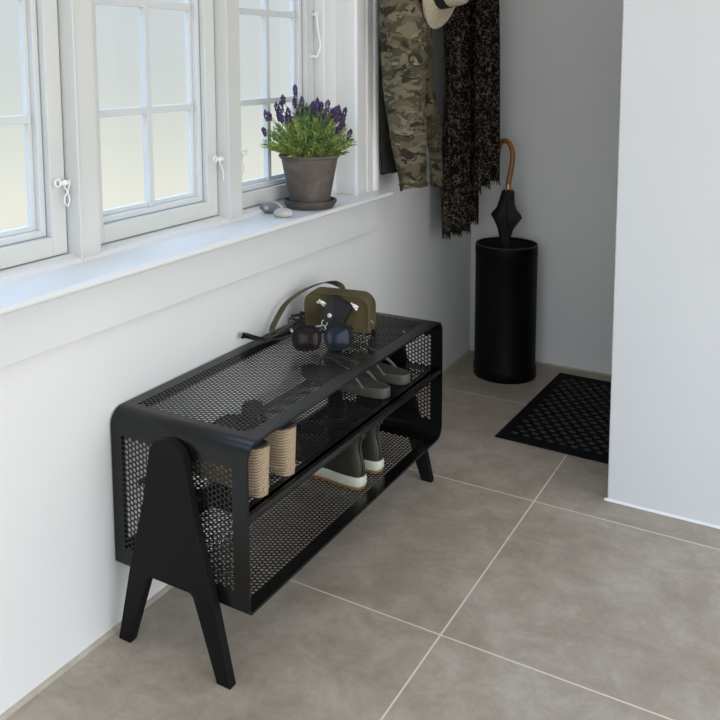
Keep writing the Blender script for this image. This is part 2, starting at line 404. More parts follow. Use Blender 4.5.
b = MB()
for y in (SY0, (SY0+SY1)/2-.02, SY1-.04): b.box(X1+.04, X1+.09, y, y+.04, SZ0, SZ1)
for z in (SZ0, SZ1-.04): b.box(X1+.04, X1+.09, SY0, SY1, z, z+.04)
st(b.build('window_5', M_sash), 'unseen white window frame opposite the sill, added with the side light', 'window')

# ------------------------------------------------------------------ perforated shoe bench
BXB, BXF, BYN, BYF, BZB, BZT = -.008, .310, 1.147, 2.010, .135, .447
RN = .010; R = .032; TH = .0010; CS, RP, HR = .0090, .0104, .0041
NH = 10
def perf(mb, org, u, v, n, U, V, reg):
    """perforated sheet: rectangle U x V, holes inside region reg=(u0,u1,v0,v1); columns along v"""
    org, u, v, n = map(Vector, (org, u, v, n))
    P = lambda a, b, s: org + u*a + v*b + n*(TH*s)
    u0, u1, v0, v1 = reg
    nc = int((u1-u0)/CS + 1e-6); nr = int((v1-v0)/RP + 1e-6); 
    cu = (u0+u1)/2 - nc*CS/2; cv = (v0+v1)/2 - nr*RP/2; eu = cu+nc*CS; ev = cv+nr*RP
    V_, F_ = [], []
    def quad(a0, a1, b0, b1):
        for s in (0, 1):
            o = len(V_); V_.extend([P(a0,b0,s), P(a1,b0,s), P(a1,b1,s), P(a0,b1,s)]); F_.append((o,o+1,o+2,o+3) if s else (o+3,o+2,o+1,o))
    quad(0, cu, 0, V); quad(eu, U, 0, V); quad(cu, eu, 0, cv); quad(cu, eu, ev, V)
    circ = [(HR*math.cos(2*PI*(i+.5)/NH), HR*math.sin(2*PI*(i+.5)/NH)) for i in range(NH)]
    # outer ring of 4 corners + attach
    corners = [(CS/2, RP/2), (-CS/2, RP/2), (-CS/2, -RP/2), (CS/2, -RP/2)]
    fc = []
    def near(i):
        a = 2*PI*(i+.5)/NH; return min(range(4), key=lambda k: -(math.cos(a)*corners[k][0] + math.sin(a)*corners[k][1]))
    nn = [near(i) for i in range(NH)]
    for i in range(NH):
        j = (i+1) % NH
        if nn[i] == nn[j]: fc.append((4+i, 4+j, nn[i]))
        else: fc.append((4+i, 4+j, nn[j], nn[i]))
    for c in range(nc):
        off = RP/2 if c % 2 else 0
        k0 = nr if not off else nr-1
        if off:
            quad(cu+c*CS, cu+(c+1)*CS, cv, cv+RP/2); quad(cu+c*CS, cu+(c+1)*CS, ev-RP/2, ev)
        for k in range(k0):
            a = cu + (c+.5)*CS; b = cv + (k+.5)*RP + off
            os_ = []
            for s in (0, 1):
                o = len(V_); os_.append(o)
                V_.extend([P(a+x, b+y, s) for x, y in corners] + [P(a+x, b+y, s) for x, y in circ])
                for f in fc: F_.append(tuple(o+i for i in (f[::-1] if s else f)))
            for i in range(NH):
                j = (i+1) % NH; F_.append((os_[0]+4+i, os_[0]+4+j, os_[1]+4+j, os_[1]+4+i))
    mb.add(V_, F_)
bench = thing('shoe_bench', ((BXB+BXF)/2, (BYN+BYF)/2, 0), 'black perforated metal shoe bench with angled black legs against the window wall', 'shoe bench')
off = Vector(bench.location)
def part(mb, name, m, par=bench, **kw):
    mb.v = [(p[0]-off.x, p[1]-off.y, p[2]-off.z) for p in mb.v]
    return mb.build(name, m, par, **kw)
D = BXF-BXB
body = MB()
reg_y = lambda V: (.018, V-.018)
# top (outer face at BZT), bottom, ends: sheet grows inwards
LV = BYF-BYN-2*R; HV = BZT-BZB-2*R
perf(body, (BXB, BYN+R, BZT-TH), (1,0,0), (0,1,0), (0,0,1), D, LV, (.022, .290, .014, LV-.014))
perf(body, (BXB, BYN+RN, BZB), (1,0,0), (0,1,0), (0,0,1), D, LV+R-RN, (.022, .290, .024, LV+R-RN-.014))
perf(body, (BXB, BYN, BZB+RN), (1,0,0), (0,0,1), (0,1,0), D, HV+R-RN, (.022, .290, .006+R-RN, HV+R-RN-.012))
perf(body, (BXB, BYF-TH, BZB+R), (1,0,0), (0,0,1), (0,1,0), D, HV, (.022, .290, .006, HV-.012))
def arc(cy, cz, a0, R=R):
    o, i = [], []
    for k in range(9):
        a = a0 + PI/2*k/8
        o.append((cy+R*math.cos(a), cz+R*math.sin(a))); i.append((cy+(R-TH)*math.cos(a), cz+(R-TH)*math.sin(a)))
    return o + i[::-1]
for cy, cz, a0, rr in ((BYN+R, BZT-R, PI/2, R), (BYF-R, BZT-R, 0, R), (BYN+RN, BZB+RN, PI, RN), (BYF-R, BZB+R, -PI/2, R)):
    body.prism(arc(cy, cz, a0, rr), 0, BXB, BXF)
# rolled front and back edge of the loop (thin return)
def loop_pts(ins, n=8):
    pts = []
    for sy, sz, a0, rr in ((1, 1, 0, R), (-1, 1, PI/2, R), (-1, -1, PI, RN), (1, -1, 1.5*PI, R)):
        r = max(rr-ins, .0008)
        cy = (BYF-ins-r) if sy > 0 else (BYN+ins+r); cz = (BZT-ins-r) if sz > 0 else (BZB+ins+r)
        for k in range(n+1):
            a = a0+PI/2*k/n; pts.append((cy+r*math.cos(a), cz+r*math.sin(a)))
    return pts
def ring_band(mb, x0, x1, i0, i1):
    A, B = loop_pts(i0), loop_pts(i1)
    mb.rings([[(x0,)+p for p in A], [(x1,)+p for p in A], [(x1,)+p for p in B], [(x0,)+p for p in B], [(x0,)+p for p in A]], False, False)
ring_band(body, BXF-.004, BXF, .0003, .0050)
part(body, 'perforated_body', M_black, smooth=True, angle=35)
fb = MB(); ring_band(fb, BXB, BXB+.003, TH, .033)
part(fb, 'back_flange', M_black, smooth=True, angle=35)
# shelf
ZS = .318
XS0 = .052
sh = MB(); perf(sh, (XS0, BYN+TH+.001, ZS-TH), (1,0,0), (0,1,0), (0,0,1), BXF-.004-XS0, BYF-BYN-2*TH-.002, (.018, BXF-XS0-.028, .030, BYF-BYN-.035))
shelf = part(sh, 'shelf', M_black)
lp = MB()
lp.prism([(BXF-.008, ZS), (BXF-.003, ZS-.002), (BXF-.0005, ZS-.006), (BXF-.0005, ZS-.016), (BXF-.003, ZS-.020), (BXF-.012, ZS-.020), (BXF-.012, ZS-.0175), (BXF-.006, ZS-.0175), (BXF-.004, ZS-.014), (BXF-.004, ZS-.006), (BXF-.012, ZS-.0025)], 1, BYN+TH+.001, BYF-TH-.001) if False else None
prof = [(BXF-.010, ZS), (BXF-.005, ZS-.001), (BXF-.0015, ZS-.0045), (BXF-.0005, ZS-.009), (BXF-.0015, ZS-.014), (BXF-.005, ZS-.0175), (BXF-.010, ZS-.0185), (BXF-.018, ZS-.0185), (BXF-.018, ZS)]
lp.rings([[(x, BYN+TH+.001, z) for x, z in prof], [(x, BYF-TH-.001, z) for x, z in prof]])
part(lp, 'shelf_lip', M_black, shelf, smooth=True)
bl = MB(); bl.box(XS0, XS0+.002, BYN+.006, BYF-.006, ZS-.010, ZS-TH)
part(bl, 'shelf_flange', M_black, shelf)
# side frames
def legframe(y0, y1):
    cxm = .1475; pts = []
    # outer right going up
    out = [(.281, 0), (.2465, .152), (.2075, .300), (.1915, .380)]
    for p in out: pts.append(p)
    rr = .044
    for k in range(1, 12):
        a = PI*k/12 + 0.0
        aa = .18 + (PI-.36)*k/12
        pts.append((cxm+rr*math.cos(aa), .386+rr*math.sin(aa)))
    pts += [(2*cxm-x, z) for x, z in out[::-1]]
    # inner
    pts += [(.044, 0), (.0915, .140), (.0945, .148), (.101, .153), (.194, .153), (.2005, .148), (.2035, .140), (.251, 0)]
    m = MB(); m.prism([(x, z) for x, z in pts], 1, y0, y1)
    for y in (y0-.0008, y1+.0008) if False else (): pass
    part(m, 'leg_frame', M_blackwood, bevel=.0018)
legframe(BYN-.022, BYN-.003); legframe(BYF+.003, BYF+.022)
for y0, y1 in ((BYN-.0035, BYN+.003), (BYF-.003, BYF+.0035)):
    for z in (.40, .22):
        c = [(.1475+.008*math.cos(t), z+.008*math.sin(t)) for t in [2*PI*i/12 for i in range(12)]]
        part(MB().prism(c, 1, y0, y1), 'leg_bolt', M_black)

# ------------------------------------------------------------------ shoes
def outline(x0, x1, wf, n=36, p=.55):
    """closed outline from x0 (heel) to x1 (toe); wf(t)-> (half width left, half width right)"""
    pts = []
    for i in range(n):
        th = 2*PI*i/n; s = math.sin(th); t = (1-math.cos(th))/2
        a, b = wf(t)
        e = abs(s)**p
        pts.append((x0+(x1-x0)*t, (a if s >= 0 else -b)*e))
    return pts
def lerp_tab(tab, t):
    for (a, va), (b, vb) in zip(tab, tab[1:]):
        if t <= b: 
            k = (t-a)/(b-a) if b > a else 0; k = max(0, min(1, k)); k = k*k*(3-2*k)
            return va+(vb-va)*k
    return tab[-1][1]
wfoot = lambda side: (lambda t: (lerp_tab([(0,.027),(.35,.026),(.68,.040 if side>0 else .037),(1,.030)], t), lerp_tab([(0,.027),(.35,.026),(.68,.037 if side>0 else .040),(1,.030)], t)))
# espadrille wedge
def make_espadrille(side, loc, rotz, label):
    root = thing('wedge_espadrille', loc, label, 'shoe', rotz, 'pair of jute wedge shoes')
    ht = lambda x: lerp_tab([(0,.094),(.03,.090),(.07,.078),(.16,.028),(.24,.022)], x)
    base = outline(0, .235, wfoot(side), 44)
    rs = []
    for k in range(9):
        f = k/8
        ring = []
        for x, y in base:
            heel = max(0, 1-x/.09)
            g = 1 + heel*(.14*f-.02); bk = -heel*.004*f
            if k in (0,): g *= .97
            if k == 2: g *= .985
            h = ht(x)
            ring.append((x+bk + (0), y*g, h*f if k else 0))
        rs.append(ring)
    m = MB().rings(rs); sole = m.build('jute_wedge', M_jute, root, smooth=True, angle=60)
    # raised welt round the foot of the sole
    wl_ = MB(); ring = [(x*1.0-(.001 if x < .03 else 0), y*1.0, .014) for x, y in base]
    wl_.tube(ring, .0016, 6, closed=True); wl_.build('welt', M_jute, sole, smooth=True)
    # footbed: black heel pad, jute in front
    pad = MB(); rs = []
    hp = [(x, y) for x, y in outline(.006, .075, lambda t: (.0255, .0255), 28)]
    rs.append([(x, y, ht(x)-.002) for x, y in hp]); rs.append([(x, y, ht(x)+.0012) for x, y in hp])
    pad.rings(rs); pad.build('heel_pad', M_blackcloth, root, smooth=True)
    # toe upper
    up_ = MB(); rs = []
    for i in range(9):
        x = .125+.100*i/8; t = x/.235; a, b = wfoot(side)(t); hh = .046*(1-((i-2.5)/8)**2*.9)
        if i == 8: a *= .62; b *= .62; hh = .012
        r = []
        for k in range(13):
            an = PI*k/12
            r.append((x, (a if math.cos(an) > 0 else b)*math.cos(an)*.98, ht(x)-.004+hh*math.sin(an)**.8))
        rs.append(r)
    up_.rings(rs, True, True, close=False); o = up_.build('toe_cap', M_blackcloth, root, smooth=True, angle=60)
    # high knotted vamp strap
    kn = MB()
    pts = [(.112, .034*math.cos(PI*k/10), .048+.050*math.sin(PI*k/10)) for k in range(11)]
    kn.tube(pts, .011, 8, flat=.3, up=(1,0,0)); 
    kn.ball((.112, 0, .103), (.019, .022, .013), 12, 8)
    kn.ball((.104, .018, .098), (.013, .014, .010)); kn.ball((.118, -.018, .098), (.013, .014, .010))
    kn.build('knotted_strap', M_blackcloth, root, smooth=True)
    return root
a = math.radians(180-14)
make_espadrille(1, (.292, 1.226, ZS+.0005), a, 'jute wedge shoe nearest the near end of the bench')
make_espadrille(-1, (.290, 1.320, ZS+.0005), a, 'jute wedge shoe second along the shelf, its heel fully in view')

# flip flops
def make_flipflop(side, loc, rotz, label):
    root = thing('flip_flop', loc, label, 'sandal', rotz, 'pair of olive flip-flops')
    wf = lambda t: (lerp_tab([(0,.034),(.35,.034),(.7,.047 if side>0 else .043),(1,.036)], t), lerp_tab([(0,.034),(.35,.034),(.7,.043 if side>0 else .047),(1,.036)], t))
    b = outline(0, .262, wf, 48, .66)
    rs = []
    for f, g, z in ((0,.955,0),(0,.985,.002),(0,1,.006),(0,1,.018),(0,.985,.021),(0,.95,.022),(0,.90,.0205)):
        rs.append([( .131+(x-.131)*(1-(1-g)*.6), y*g, z + (.004 if z > .01 else 0)*max(0,1-x/.1)) for x, y in b])
    MB().rings(rs).build('sole', M_olivefoam, root, smooth=True, angle=50)
    for s in (1, -1):
        st_ = MB(); pts = []
        for k in range(9):
            f = k/8
            pts.append((.052+(.205-.052)*f, s*.029*(1-f)**.8, .022+.042*math.sin(PI*min(1, f*1.02)*.72)*(1 if f < .97 else .9) - (.004 if f == 0 else 0)))
        st_.tube(pts, [.0030+.0020*math.sin(PI*k/8) for k in range(9)], 8, flat=.6)
        st_.build('strap', M_strapgloss if s else M_olivefoam, root, smooth=True)
    MB().tube([(.207, 0, .021), (.205, 0, .044)], .003, 8).build('toe_post', M_olivefoam, root, smooth=True)
    return root
a = math.radians(180-9)
make_flipflop(1, (.281, 1.757, ZS+.0005), a, 'olive flip-flop on the shelf, the one nearer the jute shoes')
make_flipflop(-1, (.284, 1.862, ZS+.0005), a, 'olive flip-flop on the shelf, the one nearer the far end panel')

# rubber ankle boots
def make_boot(side, loc, rotz, label):
    root = thing('ankle_boot', loc, label, 'boot', rotz, 'pair of dark rubber ankle boots')
    wf = wfoot(side)
    def ring(x0, x1, z, g=1.0, tilt=0, p=.55):
        def w(t):
            x = x0+(x1-x0)*t; tt = max(0, min(1, x/.25)); a, b = wf(tt); return a*g, b*g
        return [(x, y, z+tilt*x) for x, y in outline(x0, x1, w, 40, p)]
    MB().rings([ring(.004,.250,0,1.0), ring(0,.254,.003,1.06), ring(-.001,.255,.009,1.07)]).build('outsole', M_gum, root, smooth=True, angle=40)
    MB().rings([ring(-.001,.256,.009,1.09), ring(-.003,.258,.013,1.12), ring(-.003,.257,.028,1.12), ring(-.001,.255,.031,1.06)]).build('midsole', M_bootwhite, root, smooth=True, angle=40)
    rs = [ring(.001,.252,.030,1.03), ring(.000,.250,.045,1.03,p=.6), ring(.001,.240,.058,.98,p=.65), ring(.004,.205,.070,.93,p=.68), ring(.008,.155,.082,.90,p=.7),
          ring(.010,.122,.094,.92,p=.72), ring(.009,.108,.108,.98,p=.75), ring(.005,.104,.122,1.05,p=.8), ring(.002,.104,.134,1.08,p=.8)]
    inner = [ring(.005,.101,.134,1.0,p=.8), ring(.012,.100,.100,.85,p=.8), ring(.012,.110,.060,.8)]
    m = MB(); m.rings(rs+inner, False, True); up_ = m.build('upper', M_boot, root, smooth=True, angle=60)
    # elastic gussets
    for s in (1, -1):
        g = MB(); rows = []
        for k in range(7):
            z = .066+.067*k/6; x0 = .044-.000*k; half = .010+.014*k/6
            row = []
            for j in range(5):
                x = .060+half*(j-2)/2
                zz = z
                # half width of upper at height z
                tab = [(.058,.98*.0265,0,.240,.65),(.070,.93*.0265,.004,.205,.68),(.082,.90*.0265,.008,.155,.7),(.094,.92*.0265,.010,.122,.72),(.108,.98*.0265,.009,.108,.75),(.122,1.05*.0265,.005,.104,.8),(.134,1.08*.0265,.002,.104,.8)]
                for A, B in zip(tab, tab[1:]):
                    if A[0] <= zz <= B[0]+1e-6:
                        f = (zz-A[0])/(B[0]-A[0])
                        def hw(T):
                            t = max(.001, min(.999, (x-T[2])/(T[3]-T[2]))); th = math.acos(1-2*t); return T[1]*math.sin(th)**T[4]
                        y = hw(A)*(1-f)+hw(B)*f
                row.append((x, s*(y+.0012), zz))
            rows.append(row)
        g.rings(rows, False, False, close=False); gb = g.build('elastic_gusset', M_elastic, root, smooth=True)
        sd = gb.modifiers.new('t', 'SOLIDIFY'); sd.thickness = .0015; sd.offset = 0
    # back seam strip and pull tab
    pts = [(.0005,0,.032),(-.0015,0,.05),(.0008,0,.065),(.005,0,.08),(.008,0,.094),(.007,0,.108),(.003,0,.122),(.0,0,.134)]
    MB().tube([(p[0]-.0005,p[1],p[2]) for p in pts], .0035, 8, flat=.35, up=(0,1,0)).build('back_seam', M_boot, root, smooth=True)
    MB().tube([(.006,0,.128),(.000,0,.136),(-.008,0,.147),(-.010,0,.150),(-.006,0,.146),(-.002,0,.134),(-.001,0,.122)], .0065, 8, flat=.18, up=(0,1,0)).build('pull_tab', M_boot, root, smooth=True)
    MB().tube([(.100,0,.122),(.104,0,.136),(.110,0,.144),(.106,0,.138),(.105,0,.122)], .0065, 8, flat=.18, up=(0,1,0)).build('pull_tab', M_boot, root, smooth=True)
    return root
a = math.radians(180-10)
make_boot(1, (.268, 1.655, BZB+TH+.0005), a, 'dark olive ankle boot on the bottom shelf, nearer one with its white midsole fully shown')
make_boot(-1, (.266, 1.747, BZB+TH+.0005), a, 'dark olive ankle boot on the bottom shelf, farther one behind its mate')

# ------------------------------------------------------------------ bag on the bench
TZ = BZT
def roundrect(w, h, rt_, rb, n=6):
    pts = []
    for cx, cz, r, a0 in ((w/2-rt_, h-rt_, rt_, 0), (-w/2+rt_, h-rt_, rt_, PI/2), (-w/2+rb, rb, rb, PI), (w/2-rb, rb, rb, 1.5*PI)):
        for k in range(n+1):
            a = a0+PI/2*k/n; pts.append((cx+r*math.cos(a), cz+r*math.sin(a)))
    return pts
bag = thing('shoulder_bag', (.120, 1.815, TZ+.0008), 'boxy olive suede shoulder bag standing on the bench top', 'bag', math.radians(9))
m = MB(); P = roundrect(.168, .091, .031, .010)
def sc(P, g): return [(x*(1-2*g/.168), .0455+(z-.0455)*(1-2*g/.091)) for x, z in P]
rs = []
for y, g in ((-.024,.007),(-.027,.002),(-.025,.000),(-.013,-.001),(.013,-.001),(.025,.000),(.027,.002),(.024,.007)):
    rs.append([(x, y, z+.0) for x, z in sc(P, g)])
m.rings(rs); m.v = [(x, y, max(z, .0005)) for x, y, z in m.v]
pouchbody = m.build('bag_body', M_suede, bag, smooth=True, angle=50)
for s_ in (-.0235, .0235):
    MB().tube([(x*1.0, s_, max(z, .003)) for x, z in sc(P, .0005)], .0016, 6, closed=True).build('piping', M_leather_olive, pouchbody, smooth=True)
for x in (-.037, .046):
    c = MB(); c.tube([(x-.012, -.0295, .066), (x-.004, -.0315, .069), (x+.004, -.032, .067), (x+.012, -.0295, .064)], [.003,.005,.0055,.003], 8, flat=.5)
    c.tube([(x-.006, -.030, .074), (x+.002, -.033, .066), (x+.008, -.030, .058)], .0028, 6)
    c.build('clasp', M_whitem, bag, smooth=True)
MB().tube([(.0835, -.012, .030), (.088, -.012, .026), (.088, -.010, .012), (.083, -.009, .008)], .0022, 6).build('side_ring', M_silver, bag, smooth=True)
MB().tube([(-.083, -.014, .030), (-.088, -.014, .026), (-.088, -.012, .016), (-.083, -.011, .012)], .0022, 6).build('side_ring', M_silver, bag, smooth=True)
# strap: world coordinates converted to the bag's frame
inv = (Matrix.Translation(bag.location) @ Matrix.Rotation(bag.rotation_euler[2], 4, 'Z')).inverted()
def smoothpts(pts, n=6):
    pts = [Vector(p) for p in pts]; out = []
    for i in range(len(pts)-1):
        p0 = pts[max(i-1, 0)]; p1 = pts[i]; p2 = pts[i+1]; p3 = pts[min(i+2, len(pts)-1)]
        for k in range(n):
            t = k/n
            out.append(.5*((2*p1)+(-p0+p2)*t+(2*p0-5*p1+4*p2-p3)*t*t+(-p0+3*p1-3*p2+p3)*t**3))
    return out + [pts[-1]]
def ribbon(pts, w, th, up_, n=6):
    """flat strap along pts; up_ = direction of its width"""
    m = MB(); P_ = smoothpts(pts, n); rs = []
    for k, p in enumerate(P_):
        t = (P_[min(k+1, len(P_)-1)]-P_[max(k-1, 0)]).normalized()
        a = Vector(up_(k/(len(P_)-1)) if callable(up_) else up_); a = (a-t*a.dot(t)).normalized(); b = t.cross(a)
        rs.append([p+a*w/2+b*th/2, p-a*w/2+b*th/2, p-a*w/2-b*th/2, p+a*w/2-b*th/2])
    return m.rings(rs)
loop_ = [(.100, 1.868, .500), (.075, 1.905, .525), (.042, 1.888, .536), (.026, 1.826, .534), (.022, 1.766, .527), (.018, 1.724, .513), (.014, 1.688, .482), (.014, 1.672, .464), (.020, 1.676, .4545), (.020, 1.720, .457), (.022, 1.765, .463), (.040, 1.815, .470), (.050, 1.845, .470)]
m = ribbon([inv @ Vector(p) for p in loop_], .014, .0025, (1, .15, .25)); m.build('shoulder_strap', M_leather_olive, bag, smooth=True, angle=60)
m = MB()
for k, (x, y, z) in enumerate([(.024, 1.772, .467), (.030, 1.792, .470), (.022, 1.752, .463)]):
    m.tube([inv @ Vector(p) for p in ((x-.012, y, z-.004), (x-.012, y+.003, z+.007), (x+.010, y+.003, z+.008), (x+.011, y, z-.004))], .0022, 6, closed=True)
m.tube([inv @ Vector(p) for p in ((.012, 1.760, .474), (.036, 1.785, .478))], .004, 6)
m.build('strap_buckle', M_leather, bag, smooth=True)
tail = [(.050, 1.760, .4500), (.060, 1.715, .4495), (.050, 1.665, .4495), (.032, 1.632, .4505), (.010, 1.608, .458), (.000, 1.586, .468), (.003, 1.568, .474), (.014, 1.574, .471), (.024, 1.602, .458), (.040, 1.626, .4535), (.056, 1.645, .4530)]
m = ribbon([inv @ (Vector(p)+Vector((0,0,.003))) for p in tail], .015, .0022, lambda f: (.55, -.30, .15+.75*max(0, 1-abs(f-.5)/.28)), 6)
m.build('strap_tail', M_leather, bag, smooth=True, angle=60)

# key pouch resting against the bag
pp = thing('key_pouch', (.112, 1.766, TZ+.004), 'small black leather key pouch with snap leaning on the olive bag', 'pouch', math.radians(9))
Rl = Matrix.Rotation(math.radians(-17), 4, 'X')
def leanpart(m):
    T = Matrix.Translation((0, -.004, .0)) @ Rl @ Matrix.Rotation(math.radians(24), 4, 'Y')
    m.v = [tuple(T @ Vector(p)) for p in m.v]; return m
q = roundrect(.060, .068, .007, .007, 4)
m = MB(); rs = []
for y, g in ((-.006,.003),(-.0075,.001),(-.006,0),(.003,0),(.005,.001)):
    rs.append([(x*(1-g/.03), y, z*(1-g/.034)+g+.020) for x, z in q])
m.rings(rs); leanpart(m).build('pouch_body', M_leather, pp, smooth=True, angle=50)
m = MB(); m.rings([[(x, -.0075-.001*k, z) for x, z in [(-.028,.021),(.004,.021),(.004,.046),(-.001,.052),(-.023,.052),(-.028,.046)]] for k in (0, 1)])
leanpart(m).build('flap', M_leather, pp, bevel=.0008)
m = MB(); m.ball((-.010, -.0088, .038), (.0058, .0026, .0058), 14, 7)
leanpart(m).build('snap', M_whitem, pp, smooth=True)
m = MB(); ring = [(-.013+.007*math.cos(t), -.006, .016+.007*math.sin(t)) for t in [2*PI*i/14 for i in range(14)]]; m.tube(ring, .0016, 6, closed=True)
m.tube([(-.014, -.006, .010), (-.018, -.008, .004), (-.024, -.010, .000), (-.026, -.011, -.003)], .0026, 6)
m.tube([(-.008, -.007, .010), (-.002, -.008, .004), (.003, -.009, .006)], .0018, 6)
leanpart(m); zmin = min(p[2] for p in m.v); m.v = [(x, y, max(z, -.002)) for x, y, z in m.v]; m.build('key_ring', M_silver, pp, smooth=True)

# sunglasses
ang = math.radians(38)
sg = thing('sunglasses', (.172, 1.642, TZ+.0012), 'round dark sunglasses lying open in front of the olive bag', 'sunglasses', ang)
def lens_outline(cx, w, h, n=28):
    pts = []
    for i in range(n):
        t = 2*PI*i/n; c, s = math.cos(t), math.sin(t)
        e = .78
        pts.append((cx+w/2*math.copysign(abs(c)**e, c), h/2*math.copysign(abs(s)**e, s)*(1 if s > 0 else 1.0)))
    return pts
def tiltback(m, ang_=-16, z0=.030):
    T = Matrix.Translation((0, .002, z0)) @ Matrix.Rotation(math.radians(ang_), 4, 'X')
    m.v = [tuple(T @ Vector(p)) for p in m.v]; return m
fr_ = MB()
for s in (-1, 1):
    o_ = lens_outline(s*.0365, .066, .060); i_ = lens_outline(s*.0365, .053, .047)
    def bow(P): return [(x, abs(x)**2*1.6, z) for x, z in P]
    A = bow(o_); B = bow(i_)
    fr_.rings([[(x, y-.004, z) for x, y, z in B], [(x, y-.005, z) for x, y, z in A], [(x, y+.002, z) for x, y, z in A], [(x, y+.002, z) for x, y, z in B], [(x, y-.004, z) for x, y, z in B]], False, False)
fr_.tube([(-.008, -.003, .010), (0, -.005, .014), (.008, -.003, .010)], .003, 8)
tiltback(fr_).build('frame', M_acetate, sg, smooth=True, angle=50)
for s, mm, nm in ((-1, M_lens1, 'brown reflecting lens'), (1, M_lens2, 'blue reflecting lens')):
    l = MB(); cx_ = s*.0365; rs = []
    for g in (1.0, .75, .5, .25, .05):
        rs.append([(cx_+(x-cx_)*g, (cx_+(x-cx_)*g)**2*1.6 - .0025 - .004*(1-g*g), z*g) for x, z in lens_outline(cx_, .055, .049)])
    l.rings(rs, False, True); lo = tiltback(l).build('lens', mm, sg, smooth=True, angle=80); lo['label'] = nm
    tm = MB(); x = s*.069
    tm.tube([(x, .010, .046), (x*.99, .030, .044), (x*.90, .070, .030), (x*.84, .100, .016), (x*.80, .118, .0035)], [.0028,.0022,.0022,.0024,.0032], 8)
    tm.build('temple', M_silver if s < 0 else M_acetate, sg, smooth=True)

# ------------------------------------------------------------------ sill: pot, saucer, pebbles
SZ = .730
PX, PY = -.003, 1.880
m = MB().lathe([(.050,0),(.060,.001),(.066,.010),(.069,.016),(.069,.0205),(.065,.021),(.061,.011),(.0585,.0085),(.010,.0085)], 40)
tag(m.build('plant_saucer', M_saucer, smooth=True, loc=(PX, PY, SZ+.0003), angle=50), 'round dark clay saucer under the lavender pot', 'saucer')
pot = thing('potted_lavender', (PX, PY, SZ+.0092), 'bushy lavender with purple blooms in a weathered clay pot on the sill', 'potted plant')
m = MB().lathe([(.040,0),(.049,.0),(.0505,.003),(.0725,.118),(.0765,.120),(.0785,.124),(.0785,.128),(.0745,.129),(.0720,.124),(.068,.110),(.010,.108)], 48)
m.build('clay_pot', M_clay, pot, smooth=True, angle=45)
m = MB(); n = 24
m.lathe([(.0705,.112),(.060,.118),(.04,.121),(.01,.123)], n); m.build('soil', M_soil, pot, smooth=True)
def stem_path(bx, by, tx, ty, tz, n=6, z0=.118):
    pts = []
    for k in range(n+1):
        f = k/n; g = f**1.25
        pts.append(Vector((bx+(tx-bx)*g, by+(ty-by)*g, z0+(tz-z0)*(f**.85))))
    return pts
def blade(mb, p, d, L_, w):
    d = d.normalized(); s = d.cross(Vector((random.uniform(-1,1), random.uniform(-1,1), random.uniform(-.3,1)))).normalized()*w
    mid = p+d*L_*.5; tip = p+d*L_+Vector((0,0,-L_*.08))
    up__ = d.cross(s).normalized()*w*.35
    mb.add([p, mid+s, tip, mid-s, mid+up__], [(0,1,4),(1,2,4),(0,4,3),(4,2,3)])
def foliage(mb, count, rmax, zlo, zhi, seed, leafL=.018, lw=.0011, low=False):
    rnd = random.Random(seed)
    for i in range(count):
        a = rnd.uniform(0, 2*PI); r = rmax*math.sqrt(rnd.random()); br_ = r*.5
        tz = zlo+(zhi-zlo)*(1-(r/rmax)**2.2)*rnd.uniform(.75, 1.05) + (zhi-zlo)*.10*rnd.random()
        if low: tz = rnd.uniform(.128, .165)
        tx, ty = r*math.cos(a), r*math.sin(a)
        tx = max(tx, -.100) if tx < 0 else tx
        tx = min(tx, .110)
        P_ = stem_path(br_*math.cos(a)*.9, br_*math.sin(a)*.9, tx, ty, tz)
        mb.tube(P_, [.0010]*6+[.0005], 3)
        for k in range(1, 7):
            for q_ in range(3):
                p = P_[k-1].lerp(P_[k], rnd.random()); t = (P_[k]-P_[k-1]).normalized()
                an = rnd.uniform(0, 2*PI); sd_ = Vector((math.cos(an), math.sin(an), 0))
                blade(mb, p, t*rnd.uniform(.7, 1.3)+sd_*rnd.uniform(.5, .95), leafL*rnd.uniform(.7, 1.35), lw*rnd.uniform(.8, 1.4))
f1 = MB(); foliage(f1, 190, .116, .145, .252, 3); foliage(f1, 70, .104, .12, .17, 9, .020, .0018, True)
f1.build('foliage', M_leaf, pot)
f2 = MB(); foliage(f2, 120, .112, .150, .250, 5, .018, .0012)
f2.build('foliage', M_leafdark, pot)
# flower heads (pixel spread of the photograph turned into positions on the bush)
rtv = Vector((math.cos(math.radians(32.7)), math.sin(math.radians(32.7)), 0)); dv = Vector((-rtv.y, rtv.x, 0))
rnd = random.Random(21)
heads = [(-.093,.219),(-.086,.216),(-.070,.230),(-.066,.216),(-.061,.232),(-.056,.244),(-.060,.213),(-.034,.206),(-.040,.200),(-.045,.222),(-.026,.214),(-.030,.259),(-.031,.238),(-.020,.226),
         (-.012,.222),(-.006,.222),(.000,.214),(.004,.199),(.008,.232),(.014,.226),(.016,.221),(.027,.229),(.031,.214),(.040,.233),(.033,.219),(.044,.200),(.050,.219),(.056,.222),(.060,.212),(.068,.215),(.073,.206),(.075,.196),
         (.078,.220),(-.015,.238),(-.048,.212),(.022,.205),(.036,.205),(.062,.224),(.018,.236),(.070,.196),(.064,.190),(.048,.184),(.030,.191),(-.098,.190),(.090,.178)]
